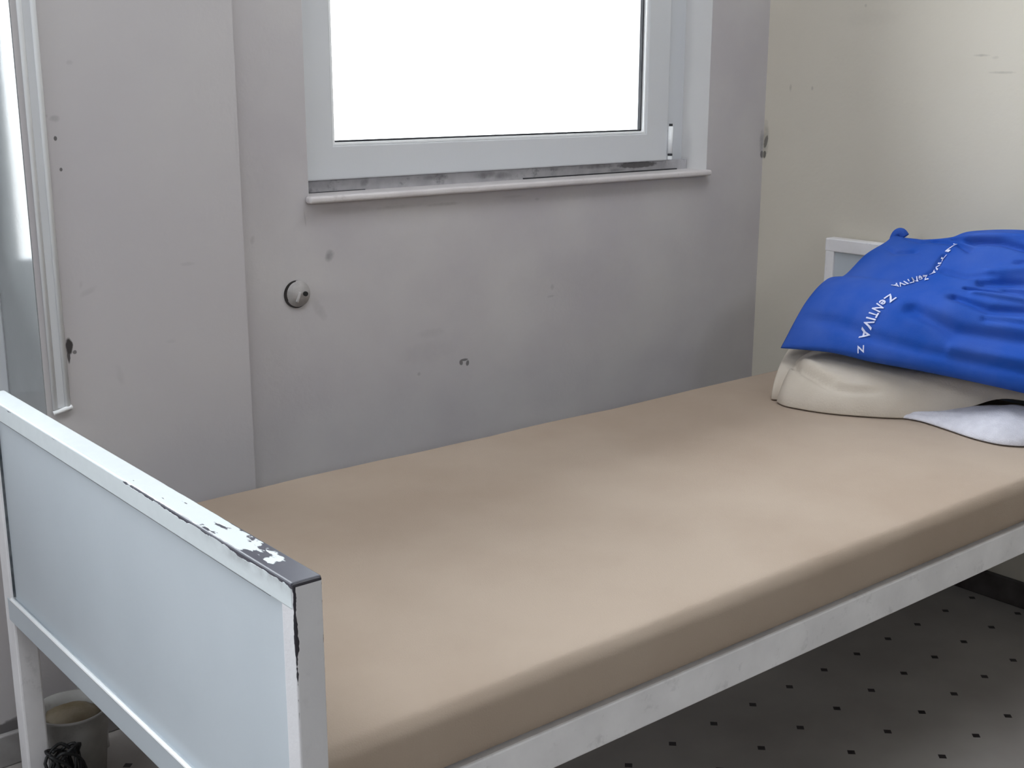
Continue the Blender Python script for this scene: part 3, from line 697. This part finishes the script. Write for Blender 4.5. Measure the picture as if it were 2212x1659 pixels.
TW_F = [(2.235, 1.468, 0), (2.242, 1.42, 0), (2.248, 1.381, 0), (2.236, 1.32, 0), (2.222, 1.265, 0), (2.217, 1.225, 0), (2.222, 1.185, 0), (2.250, 1.150, 0), (2.30, 1.13, 0)]
TW_B = [(2.25, 1.458, 0), (2.275, 1.415, 0), (2.33, 1.385, 0), (2.39, 1.35, 0), (2.43, 1.32, 0), (2.45, 1.27, 0), (2.45, 1.22, 0), (2.45, 1.17, 0), (2.44, 1.12, 0)]
def tw_h(u, v): return .006 + .036 * min(1, u * 1.6) ** 1.5
def tw_disp(u, v): z = .003 * noise.noise(Vector((u * 8, v * 8, 7))); return Vector((0, 0, z))
tw = link('folded_towel', soft_pad(TW_F, TW_B, tw_h, lambda u, v: .4965, 90, 60, ex=2.2, disp=tw_disp, pw=.62), m_towel, smooth=True)
tag(tw, 'white terry towel tucked under the right part of the off white blanket', 'towel')

# ------------------------------------------------------------------ things under the bed by the pier wall
hp = thing('heating_pipes', (.71, 2.06, 0), 'pair of painted pipe stubs rising from the floor behind the far bed leg', 'pipes')
for x in (.697, .727):
    bm = bmesh.new(); tube(bm, [(x, 2.058, 0.0), (x, 2.058, .10), (x, 2.058, .20), (x, 2.060, .27), (x, 2.076, .298), (x, 2.09, .30)], .0095, 14, 5); link('pipe', bm, m_pipe, hp, smooth=True)
bm = bmesh.new(); cyl(bm, (.712, 2.050, .045), (0, 1, 0), .009, .016, 16, .002); link('clamp_bolt', bm, m_cable, hp)
tb = thing('plastic_tub', (.654, 1.998, 0), 'small dirty white tub with brown lining under the foot end of the bed', 'tub')
bm = bmesh.new()
ng = 40; prof = [(.036, .002), (.050, .002), (.060, .10), (.0615, .125), (.0635, .127), (.0635, .131), (.060, .131), (.057, .10), (.047, .008)]
rs = [[bm.verts.new((.654 + r * math.cos(2 * math.pi * i / ng), 1.998 + r * math.sin(2 * math.pi * i / ng), z)) for i in range(ng)] for r, z in prof]
for a, b_ in zip(rs, rs[1:]):
    for i in range(ng): bm.faces.new((a[i], a[(i + 1) % ng], b_[(i + 1) % ng], b_[i]))
bm.faces.new(rs[0]); bm.faces.new(rs[-1]); link('bucket_wall', bm, m_tub, tb, smooth=True)
bm = bmesh.new(); g_ = bmesh.ops.create_uvsphere(bm, u_segments=28, v_segments=14, radius=1)
for v in g_['verts']:
    k = 1 + .12 * noise.noise(v.co * 2.2); v.co = Vector((.654 + v.co.x * .050 * k, 1.998 + v.co.y * .053 * k, .105 + v.co.z * .022 * k))
link('lining', bm, m_cont, tb, smooth=True)
cb = thing('cable_bundle', (.62, 1.89, 0), 'tangle of black cable on the floor beside the far bed leg', 'cable')
bm = bmesh.new(); rnd = random.Random(3)
P = []
for i in range(46):
    a = i * .9 + rnd.uniform(-.4, .4); r = .010 + .016 * rnd.random()
    P.append((.608 + r * math.cos(a) * 1.4, 1.905 + r * math.sin(a) * .7, .006 + .098 * abs(math.sin(i * .53)) + .01 * rnd.random()))
tube(bm, P, .0028, 6, 4); tube(bm, [(.64, 1.89, .04), (.652, 1.86, .02), (.655, 1.82, .004), (.652, 1.77, .004)], .003, 6, 5); tube(bm, [(.63, 1.88, .05), (.668, 1.875, .03), (.672, 1.83, .004), (.69, 1.78, .004)], .003, 6, 5)
cb2 = link('cable', bm, m_cable, cb, smooth=True)
